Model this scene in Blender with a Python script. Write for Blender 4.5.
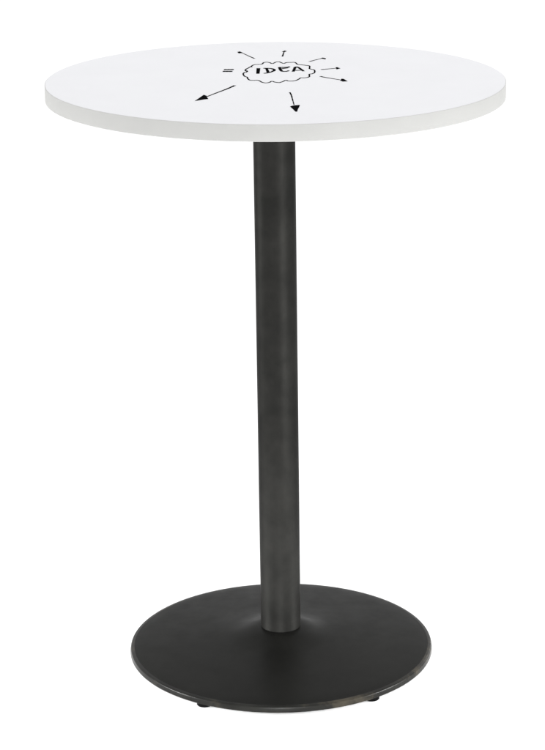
import bpy, bmesh, math
from mathutils import Vector, Matrix

for o in list(bpy.data.objects):
    bpy.data.objects.remove(o)
scene = bpy.context.scene
COL = scene.collection
PI = math.pi

# ------------------------------------------------------------------ camera
cam_d = bpy.data.cameras.new('camera')
cam = bpy.data.objects.new('camera', cam_d)
COL.objects.link(cam)
scene.camera = cam
PITCH, ROLL, YAW = 0.30579, -0.01441, -0.00225
fw = Vector((math.sin(YAW) * math.cos(PITCH), math.cos(YAW) * math.cos(PITCH), -math.sin(PITCH)))
rt = fw.cross(Vector((0, 0, 1))).normalized()
up = rt.cross(fw)
r2 = rt * math.cos(ROLL) + up * math.sin(ROLL)
u2 = -rt * math.sin(ROLL) + up * math.cos(ROLL)
m = Matrix((r2, u2, -fw)).transposed().to_4x4()
m.translation = Vector((0, -3.76611, 1.70654))
cam.matrix_world = m
cam_d.sensor_fit = 'VERTICAL'
cam_d.sensor_height = 36.0
cam_d.lens = 2289.17 / 750 * 36.0
cam_d.clip_start = 0.05
cam_d.clip_end = 400

# ------------------------------------------------------------------ light
WORLD = 1.15
world = bpy.data.worlds.new('World')
scene.world = world
world.use_nodes = True
bg = world.node_tree.nodes['Background']
bg.inputs['Color'].default_value = (1.0, 1.0, 1.0, 1)
bg.inputs['Strength'].default_value = WORLD

def softbox(name, loc, target, sx, sy, power, color=(1, 1, 1)):
    ld = bpy.data.lights.new(name, 'AREA')
    ld.shape = 'RECTANGLE'; ld.size = sx; ld.size_y = sy
    ld.energy = power; ld.color = color
    lo = bpy.data.objects.new(name, ld)
    COL.objects.link(lo)
    lo.location = loc
    lo.rotation_euler = (Vector(target) - Vector(loc)).to_track_quat('-Z', 'Y').to_euler()
    return lo

# unseen narrow-spread fill lights added near the floor, below and beside the picture, aimed at the foot plate's
# contact line: the white floor burns out there and no light reaches the top of the table
for name, loc, aim, sx, pw in (('fill_low_front', (0, -1.6, .28), (0, -.42, 0), 1.6, 4.0),
                               ('fill_low_left', (-1.5, -.45, .28), (-.30, -.24, 0), .9, 3.2),
                               ('fill_low_right', (1.5, -.45, .28), (.30, -.24, 0), .9, 2.8)):
    l = softbox(name, loc, aim, sx, .25, pw)
    l.data.spread = math.radians(30)
# long strip softbox leaning low beside the camera's line, right of it: the sheen down the column
l = softbox('softbox_strip', (1.32, -1.50, .34), (0, 0, 0), 1.75, .9, 15)
az = Vector((.616, -.788, 0)); tl = math.radians(20)
lx = az * math.cos(tl) + Vector((0, 0, math.sin(tl)))
lz = -(-az * math.sin(tl) + Vector((0, 0, math.cos(tl))))
l.rotation_euler = Matrix((lx, lz.cross(lx), lz)).transposed().to_euler()
softbox('fill_left', (-1.9, .1, .45), (-.38, 0, .95), .8, .5, 5)  # unseen fill light, added to brighten the left of the edge band
# added soft light, unseen, behind the table on the right: sheen on the back and right of the foot plate
softbox('added_back_light', (2.1, 3.2, 1.5), (.1, 0, .02), 1.4, 1.0, 15)

scene.view_settings.view_transform = 'Standard'
scene.view_settings.look = 'None'
scene.view_settings.exposure = 0
scene.view_settings.gamma = 1

# ------------------------------------------------------------------ materials
def new_mat(name):
    mt = bpy.data.materials.new(name); mt.use_nodes = True
    return mt, mt.node_tree, mt.node_tree.nodes['Principled BSDF']

def noise(nt, scale, detail=3, rough=.5, vec=None):
    n = nt.nodes.new('ShaderNodeTexNoise')
    n.inputs['Scale'].default_value = scale
    n.inputs['Detail'].default_value = detail
    n.inputs['Roughness'].default_value = rough
    tc = nt.nodes.new('ShaderNodeTexCoord')
    if vec:
        mp = nt.nodes.new('ShaderNodeMapping'); mp.inputs['Scale'].default_value = vec
        nt.links.new(tc.outputs['Object'], mp.inputs['Vector'])
        nt.links.new(mp.outputs['Vector'], n.inputs['Vector'])
    else:
        nt.links.new(tc.outputs['Object'], n.inputs['Vector'])
    return n.outputs['Fac']

def ramp(nt, fac, c0, c1, p0=.35, p1=.65):
    r = nt.nodes.new('ShaderNodeValToRGB')
    r.color_ramp.elements[0].position = p0; r.color_ramp.elements[1].position = p1
    r.color_ramp.elements[0].color = (*c0, 1); r.color_ramp.elements[1].color = (*c1, 1)
    nt.links.new(fac, r.inputs['Fac'])
    return r.outputs['Color']

def bump(nt, b, fac, dist, strength=1):
    n = nt.nodes.new('ShaderNodeBump')
    n.inputs['Distance'].default_value = dist; n.inputs['Strength'].default_value = strength
    nt.links.new(fac, n.inputs['Height']); nt.links.new(n.outputs['Normal'], b.inputs['Normal'])

def simple(name, c0, c1, scale, rough, spec, bscale=None, bdist=0, vec=None, rough1=None):
    mt, nt, b = new_mat(name)
    nt.links.new(ramp(nt, noise(nt, scale, 4, .6, vec), c0, c1), b.inputs['Base Color'])
    b.inputs['Roughness'].default_value = rough
    if rough1 is not None:
        mr = nt.nodes.new('ShaderNodeMapRange')
        mr.inputs['To Min'].default_value = rough; mr.inputs['To Max'].default_value = rough1
        nt.links.new(noise(nt, scale * 2.3, 3, .6, vec), mr.inputs['Value'])
        nt.links.new(mr.outputs['Result'], b.inputs['Roughness'])
    b.inputs['Specular IOR Level'].default_value = spec
    if bscale: bump(nt, b, noise(nt, bscale, 2), bdist)
    return mt

M_floor = simple('white_floor_paper', (.955, .955, .955), (.965, .965, .965), 3, .9, .0)
M_top = simple('white_laminate', (.750, .752, .772), (.762, .764, .784), 9, .5, .02)
M_edge = simple('pale_grey_edge_band', (.518, .519, .507), (.533, .534, .521), 14, .5, .05, 60, .0002)
M_pole = simple('charcoal_metallic_coat', (.0225, .0225, .0212), (.0320, .0317, .0296), 16, .34, .5, 900, .00004, rough1=.52)
pb = M_pole.node_tree.nodes['Principled BSDF']
pb.inputs['Specular IOR Level'].default_value = .08
pb.inputs['Metallic'].default_value = .8
pb.inputs['Specular Tint'].default_value = (.5, .5, .5, 1)
M_base = simple('charcoal_base_coat', (.0046, .0046, .0042), (.0062, .0062, .0056), 9, .28, .042, 800, .00006, rough1=.50)
M_foot = simple('black_rubber', (.002, .002, .002), (.003, .003, .003), 40, .6, .02)
M_ink = simple('black_marker_ink', (.002, .002, .002), (.009, .009, .010), 160, .8, .0)

# wear: the rolled edge of the base plate is rubbed to a lighter, brownish metal in places
def rim_material():
    mt, nt, b = new_mat('rubbed_rim_coat')
    base = ramp(nt, noise(nt, 20, 4, .6), (.006, .006, .0054), (.009, .009, .008))
    wear = ramp(nt, noise(nt, 11, 6, .7), (0, 0, 0), (1, 1, 1), .52, .66)
    mix = nt.nodes.new('ShaderNodeMix'); mix.data_type = 'RGBA'
    nt.links.new(wear, mix.inputs['Factor'])
    nt.links.new(base, mix.inputs['A']); mix.inputs['B'].default_value = (.026, .023, .017, 1)
    nt.links.new(mix.outputs['Result'], b.inputs['Base Color'])
    b.inputs['Roughness'].default_value = .27
    b.inputs['Specular IOR Level'].default_value = .09
    bump(nt, b, noise(nt, 300, 2), .0001)
    return mt
M_rim = rim_material()

# ------------------------------------------------------------------ mesh helpers
def link(name, bm, mat, parent=None, smooth=True):
    me = bpy.data.meshes.new(name)
    bmesh.ops.recalc_face_normals(bm, faces=bm.faces)
    bm.to_mesh(me); bm.free()
    for mm in (mat if isinstance(mat, list) else [mat]): me.materials.append(mm)
    if smooth:
        for p in me.polygons: p.use_smooth = True
        me.set_sharp_from_angle(angle=math.radians(38))
    o = bpy.data.objects.new(name, me); COL.objects.link(o)
    if parent: o.parent = parent
    return o

def lathe(profile, n=192, center=(0, 0), close=False):
    """profile: (r, z) from bottom to top; r == 0 gives a pole vertex."""
    bm = bmesh.new(); rings = []
    for r, z in profile:
        if r < 1e-7: rings.append([bm.verts.new((center[0], center[1], z))])
        else: rings.append([bm.verts.new((center[0] + r * math.cos(2*PI*k/n), center[1] + r * math.sin(2*PI*k/n), z)) for k in range(n)])
    pairs = list(zip(rings, rings[1:]))
    if close: pairs.append((rings[-1], rings[0]))
    for a, b in pairs:
        for k in range(n):
            k2 = (k + 1) % n
            if len(a) == 1 and len(b) == 1: continue
            if len(a) == 1: bm.faces.new((a[0], b[k2], b[k]))
            elif len(b) == 1: bm.faces.new((a[k], a[k2], b[0]))
            else: bm.faces.new((a[k], a[k2], b[k2], b[k]))
    return bm

def arc(cx, cz, r, a0, a1, n=6):
    return [(cx + r*math.cos(math.radians(a0 + (a1-a0)*i/n)), cz + r*math.sin(math.radians(a0 + (a1-a0)*i/n))) for i in range(n+1)]

# ------------------------------------------------------------------ setting
bm = bmesh.new()
bmesh.ops.create_grid(bm, x_segments=8, y_segments=8, size=100)
floor = link('floor', bm, M_floor, smooth=False)
floor['kind'] = 'structure'
floor['label'] = 'seamless bright white studio floor'

# ------------------------------------------------------------------ table
table = bpy.data.objects.new('bar_table', None); COL.objects.link(table)
table.empty_display_size = .1
table['label'] = 'tall round bar table with white top, charcoal column and round base, standing on white floor'
table['category'] = 'table'

# pole: a steel tube up to the underside of the tabletop
TOPZ, TH, R, TILT = 1.03187, 0.0268, 0.381, -0.00552
RP = 0.03534
pole = link('pole', lathe([(0, .046), (RP-.002, .046), (RP, .048), (RP, TOPZ - TH - .0012), (0, TOPZ - TH - .0012)], 128), M_pole, table)
pole['label'] = 'straight charcoal tube column'

# base: a pressed plate, gently domed, with a raised collar round the tube
RB = 0.26968
prof = [(0, .0105), (RB-.012, .0105), (RB-.006, .0075)]
rim = arc(RB-.0026, .0090, .0026, -80, 5, 6) + [(RB-.0006, .0120)] + arc(RB-.0042, .0142, .0034, 15, 78, 7)
dome = [(RB-.0075, .0182), (.245, .0208), (.21, .0243), (.17, .0281), (.13, .0318), (.105, .0345), (.092, .0362), (.081, .0384), (.071, .0411), (.062, .0440), (.054, .0467), (.047, .0487), (.041, .0499), (RP+.0006, .0504), (RP-.004, .0500), (0, .0500)]
def smooth_prof(pts, sub=4):
    out = []
    for i in range(len(pts)-1):
        p0 = pts[max(i-1, 0)]; p1 = pts[i]; p2 = pts[i+1]; p3 = pts[min(i+2, len(pts)-1)]
        for s in range(sub):
            t = s/sub
            out.append(tuple(.5*((2*p1[j]) + (-p0[j]+p2[j])*t + (2*p0[j]-5*p1[j]+4*p2[j]-p3[j])*t*t + (-p0[j]+3*p1[j]-3*p2[j]+p3[j])*t**3) for j in range(2)))
    out.append(pts[-1]); return out
dome = smooth_prof(dome[:-2]) + dome[-2:]
bm = lathe(prof + rim + dome, 256)
base = link('base', bm, [M_base, M_rim], table)
for p in base.data.polygons:
    c = p.center
    if math.hypot(c.x, c.y) > RB - .0062 and c.z > .0068: p.material_index = 1
base['label'] = 'round domed charcoal foot plate'

def foot_mesh():
    return lathe([(0, -.0002)] + arc(.0110, .0020, .0022, -90, 0, 4) + [(.0134, .0078), (.0124, .0090), (.006, .0096), (.006, .0112), (0, .0112)], 40)
FOOT = None
for a in (-120.6, -53.6, 18, 90, 162):
    if FOOT is None:
        f = link('foot', foot_mesh(), M_foot, base); FOOT = f
    else:
        f = FOOT.copy(); COL.objects.link(f); f.parent = base
    f.location = (.2585*math.cos(math.radians(a)), .2535*math.sin(math.radians(a)), 0)

# tabletop: laminate board; its own object origin at the centre of the top face
core = [(0, -TH), (R-.0030, -TH)] + arc(R-.0030, -TH+.0012, .0012, -90, 0, 3) + [(R-.0018, -.0012)] + [(R-.0009, -.0010)] + arc(R-.0014, -.0005, .0005, -20, 90, 5) + [(.25, 0), (.12, 0), (0, 0)]
core = [(r, z) for r, z in core]
top = link('tabletop', lathe(core, 384), M_top, table)
top.location = (.00317, 0, TOPZ)
top.rotation_euler = (0, math.atan(-TILT), 0)
top['label'] = 'round white laminate top'
R0 = R - .0016
band = arc(R-.0012, -TH+.0010, .0012, -90, 0, 4) + arc(R-.0007, -.0012, .0007, 0, 85, 4) + [(R0+.0003, -.0012), (R0, -.0020), (R0, -TH+.0004)]
eb = link('edge_band', lathe(band, 384, close=True), M_edge, top)
eb['label'] = 'pale grey edge band'

# ------------------------------------------------------------------ the marker drawing on the top
CLOUD = [(-0.0489, 0.0833), (-0.0469, 0.0761), (-0.0487, 0.067), (-0.0515, 0.065), (-0.0536, 0.0531), (-0.053, 0.0412), (-0.0508, 0.0272), (-0.0467, 0.0194), (-0.0457, 0.0062), (-0.042, -0.0083), (-0.0359, -0.0106), (-0.0298, -0.0102), (-0.0262, -0.0152), (-0.0219, -0.0289), (-0.0159, -0.0353), (-0.0098, -0.0308), (-0.0056, -0.0202), (-0.0008, -0.0286), (0.0059, -0.0336), (0.0077, -0.0323), (0.0126, -0.0238), (0.0175, -0.0118), (0.0211, -0.0188), (0.0271, -0.0204), (0.0338, -0.0153), (0.0388, -0.0033), (0.0426, 0.0089), (0.0481, 0.0086), (0.0543, 0.0131), (0.0571, 0.022), (0.0569, 0.0338), (0.0575, 0.0428), (0.0622, 0.0468), (0.0662, 0.0579), (0.0668, 0.0777), (0.0648, 0.0863), (0.0618, 0.09), (0.0584, 0.0967), (0.0591, 0.1118), (0.0584, 0.1241), (0.0525, 0.1295), (0.045, 0.135), (0.0388, 0.1397), (0.0346, 0.1591), (0.0277, 0.1602), (0.0201, 0.1591), (0.0156, 0.1505), (0.0124, 0.1543), (0.0087, 0.1641), (0.0068, 0.1664), (0.0017, 0.1645), (-0.0046, 0.1492), (-0.009, 0.1598), (-0.0147, 0.1645), (-0.0198, 0.1596), (-0.0217, 0.1472), (-0.0261, 0.1422), (-0.033, 0.1418), (-0.038, 0.1348), (-0.041, 0.1203), (-0.0391, 0.1181), (-0.0423, 0.1182), (-0.0459, 0.1061), (-0.049, 0.0976), (-0.0505, 0.0834), (-0.0469, 0.0747)]
LETTERS = [
  ('I', 0.0048, [(-0.0283, 0.1048), (-0.029, 0.0515)]),
  ('D', 0.0040, [(-0.0147, 0.1041), (-0.0116, 0.0623)]),
  ('D', 0.0030, [(-0.0197, 0.1028), (-0.0146, 0.1036), (-0.008, 0.1011), (-0.0029, 0.096), (-0.0008, 0.0862), (-0.0025, 0.0767), (-0.0071, 0.0663), (-0.0118, 0.0596), (-0.0187, 0.0536)]),
  ('D', 0.0040, [(-0.0047, 0.0972), (-0.0015, 0.0895), (-0.0015, 0.0809), (-0.0043, 0.0736)]),
  ('E', 0.0042, [(0.0074, 0.1128), (0.0083, 0.0976), (0.0096, 0.0841), (0.0114, 0.0734)]),
  ('E', 0.0022, [(0.0069, 0.1117), (0.014, 0.1119), (0.0206, 0.1132), (0.0251, 0.1184)]),
  ('E', 0.0018, [(0.0101, 0.0948), (0.0158, 0.0999), (0.0216, 0.1034)]),
  ('E', 0.0030, [(0.0109, 0.0729), (0.0165, 0.071), (0.0207, 0.074), (0.0231, 0.0797)]),
  ('E', 0.0018, [(0.0092, 0.103), (0.0149, 0.1048), (0.0213, 0.1078), (0.0245, 0.1141)]),
  ('A', 0.0040, [(0.0304, 0.0687), (0.0325, 0.091), (0.0344, 0.1136)]),
  ('A', 0.0036, [(0.0337, 0.1137), (0.0384, 0.1113), (0.0428, 0.0959), (0.0481, 0.0716)]),
  ('A', 0.0024, [(0.0324, 0.0814), (0.037, 0.0801), (0.0431, 0.082)]),
]
ARROWS = [
  (0.0034, [(-0.0664, -0.056), (-0.0733, -0.0739), (-0.0819, -0.0939), (-0.0933, -0.1177), (-0.1094, -0.1528)], [(-0.1277, -0.1896), (-0.1202, -0.1587), (-0.1149, -0.1367), (-0.1103, -0.1449), (-0.1088, -0.1592), (-0.1067, -0.1734), (-0.1138, -0.177)]),
  (0.0024, [(-0.0356, 0.2028), (-0.0411, 0.2167), (-0.047, 0.2325), (-0.0575, 0.2617)], [(-0.0664, 0.2718), (-0.0621, 0.2786), (-0.0568, 0.2643), (-0.0589, 0.26), (-0.0636, 0.2576)]),
  (0.0024, [(0.0132, 0.2209), (0.0149, 0.2467), (0.0167, 0.2728)], [(0.0126, 0.2715), (0.0175, 0.283), (0.0214, 0.277), (0.0189, 0.2698), (0.0155, 0.2685)]),
  (0.0024, [(0.0595, 0.1663), (0.0693, 0.1812), (0.0816, 0.1975)], [(0.0792, 0.1976), (0.083, 0.2059), (0.089, 0.1985), (0.0876, 0.1873), (0.0834, 0.1932)]),
  (0.0026, [(0.0779, 0.0861), (0.0885, 0.091), (0.1039, 0.0983)], [(0.1029, 0.1051), (0.1054, 0.109), (0.1108, 0.0966), (0.1042, 0.0862), (0.1035, 0.0943)]),
  (0.0028, [(0.0753, 0.0216), (0.082, 0.0122), (0.0953, -0.0013), (0.1086, -0.0147)], [(0.1099, -0.002), (0.1135, -0.0047), (0.1191, -0.0267), (0.1109, -0.0288), (0.1071, -0.0197)]),
  (0.0022, [(0.023, -0.1217), (0.0251, -0.1457), (0.0267, -0.1835), (0.0286, -0.2298)], [(0.0222, -0.2422), (0.0251, -0.2364), (0.0298, -0.2325), (0.0378, -0.2293), (0.0365, -0.246), (0.0342, -0.2639), (0.0328, -0.2847), (0.0301, -0.2837), (0.0265, -0.2635)]),
]
EQUALS = [[(-0.0868, 0.0944), (-0.0781, 0.094), (-0.07, 0.0944)], [(-0.0885, 0.0769), (-0.0806, 0.0765), (-0.072, 0.0761)]]

NIB = 1.75   # the marker's nib is longer across the table than along it

def resample(pts, sub=6, closed=False):
    out = []; n = len(pts)
    rng = n if closed else n - 1
    g = (lambda i: pts[i % n]) if closed else (lambda i: pts[min(max(i, 0), n-1)])
    for i in range(rng):
        p0, p1, p2, p3 = g(i-1), g(i), g(i+1), g(i+2)
        for s in range(sub):
            t = s/sub
            out.append(tuple(.5*((2*p1[j]) + (-p0[j]+p2[j])*t + (2*p0[j]-5*p1[j]+4*p2[j]-p3[j])*t*t + (-p0[j]+3*p1[j]-3*p2[j]+p3[j])*t**3) for j in range(2)))
    if not closed: out.append(pts[-1])
    return out

def stroke(bm, pts, w, z, closed=False, taper=False, smooth=True):
    """an ink stroke: a band .15 mm thick, following the hand-drawn line"""
    if smooth and len(pts) > 2: pts = resample(pts, 6, closed)
    n = len(pts); L = []; Rr = []
    for i in range(n):
        a = pts[(i-1) % n] if (closed or i > 0) else pts[i]
        b = pts[(i+1) % n] if (closed or i < n-1) else pts[i]
        d = Vector((b[0]-a[0], b[1]-a[1]))
        if d.length < 1e-9: d = Vector((1, 0))
        d.normalize()
        nx, ny = -d.y, d.x
        h = w/2 * math.sqrt(nx*nx + (NIB*ny)**2)
        h *= 1 + .12*math.sin(i*1.7 + w*9000)                 # the hand's wobble
        if taper: h *= (1.0 - .45*i/(n-1))
        L.append((pts[i][0]+nx*h, pts[i][1]+ny*h)); Rr.append((pts[i][0]-nx*h, pts[i][1]-ny*h))
    vs = [[bm.verts.new((x, y, zz)) for x, y in S] for zz in (z, z+.00015) for S in (L, Rr)]
    lb, rb, lt, rtp = vs
    for i in range(n if closed else n-1):
        j = (i+1) % n
        bm.faces.new((lt[i], lt[j], rtp[j], rtp[i]))
        bm.faces.new((lb[i], lb[j], lt[j], lt[i]))
        bm.faces.new((rb[i], rb[j], rtp[j], rtp[i]))
    if not closed:
        for i in (0, n-1): bm.faces.new((lb[i], lt[i], rtp[i], rb[i]))

def blot(bm, pts, z):
    lo = [bm.verts.new((x, y, z)) for x, y in pts]; hi = [bm.verts.new((x, y, z+.00015)) for x, y in pts]
    bm.faces.new(hi)
    for i in range(len(pts)): j = (i+1) % len(pts); bm.faces.new((lo[i], lo[j], hi[j], hi[i]))

bm = bmesh.new(); stroke(bm, CLOUD, .0026, .0001, closed=True)
o = link('cloud_outline', bm, M_ink, top, smooth=False); o['label'] = 'hand-drawn black cloud outline'

cur = {}
for n_, (ch, w, pts) in enumerate(LETTERS):
    if ch not in cur: cur[ch] = bmesh.new()
    stroke(cur[ch], pts, w*1.2, .0001 + .00002*(n_ % 6))
for ch in 'IDEA':
    o = link('letter', cur[ch], M_ink, top, smooth=False); o['label'] = 'hand-drawn black letter ' + ch

WHERE = ['long thin black arrow with a large solid head, pointing to front left', 'small black arrow pointing to back left',
         'tiny black arrow pointing straight back', 'small black arrow pointing to back right',
         'thin black arrow pointing right', 'thin black arrow pointing right and forward',
         'short bold black arrow pointing to the front']
for (w, sh, hd), lab in zip(ARROWS, WHERE):
    bm = bmesh.new(); stroke(bm, sh, w*1.25, .0001, taper=True); blot(bm, hd, .00014)
    o = link('arrow', bm, M_ink, top, smooth=False); o['label'] = lab
bm = bmesh.new()
for e in EQUALS: stroke(bm, e, .0054, .0001)
o = link('equals_sign', bm, M_ink, top, smooth=False); o['label'] = 'small hand-drawn black equals sign'
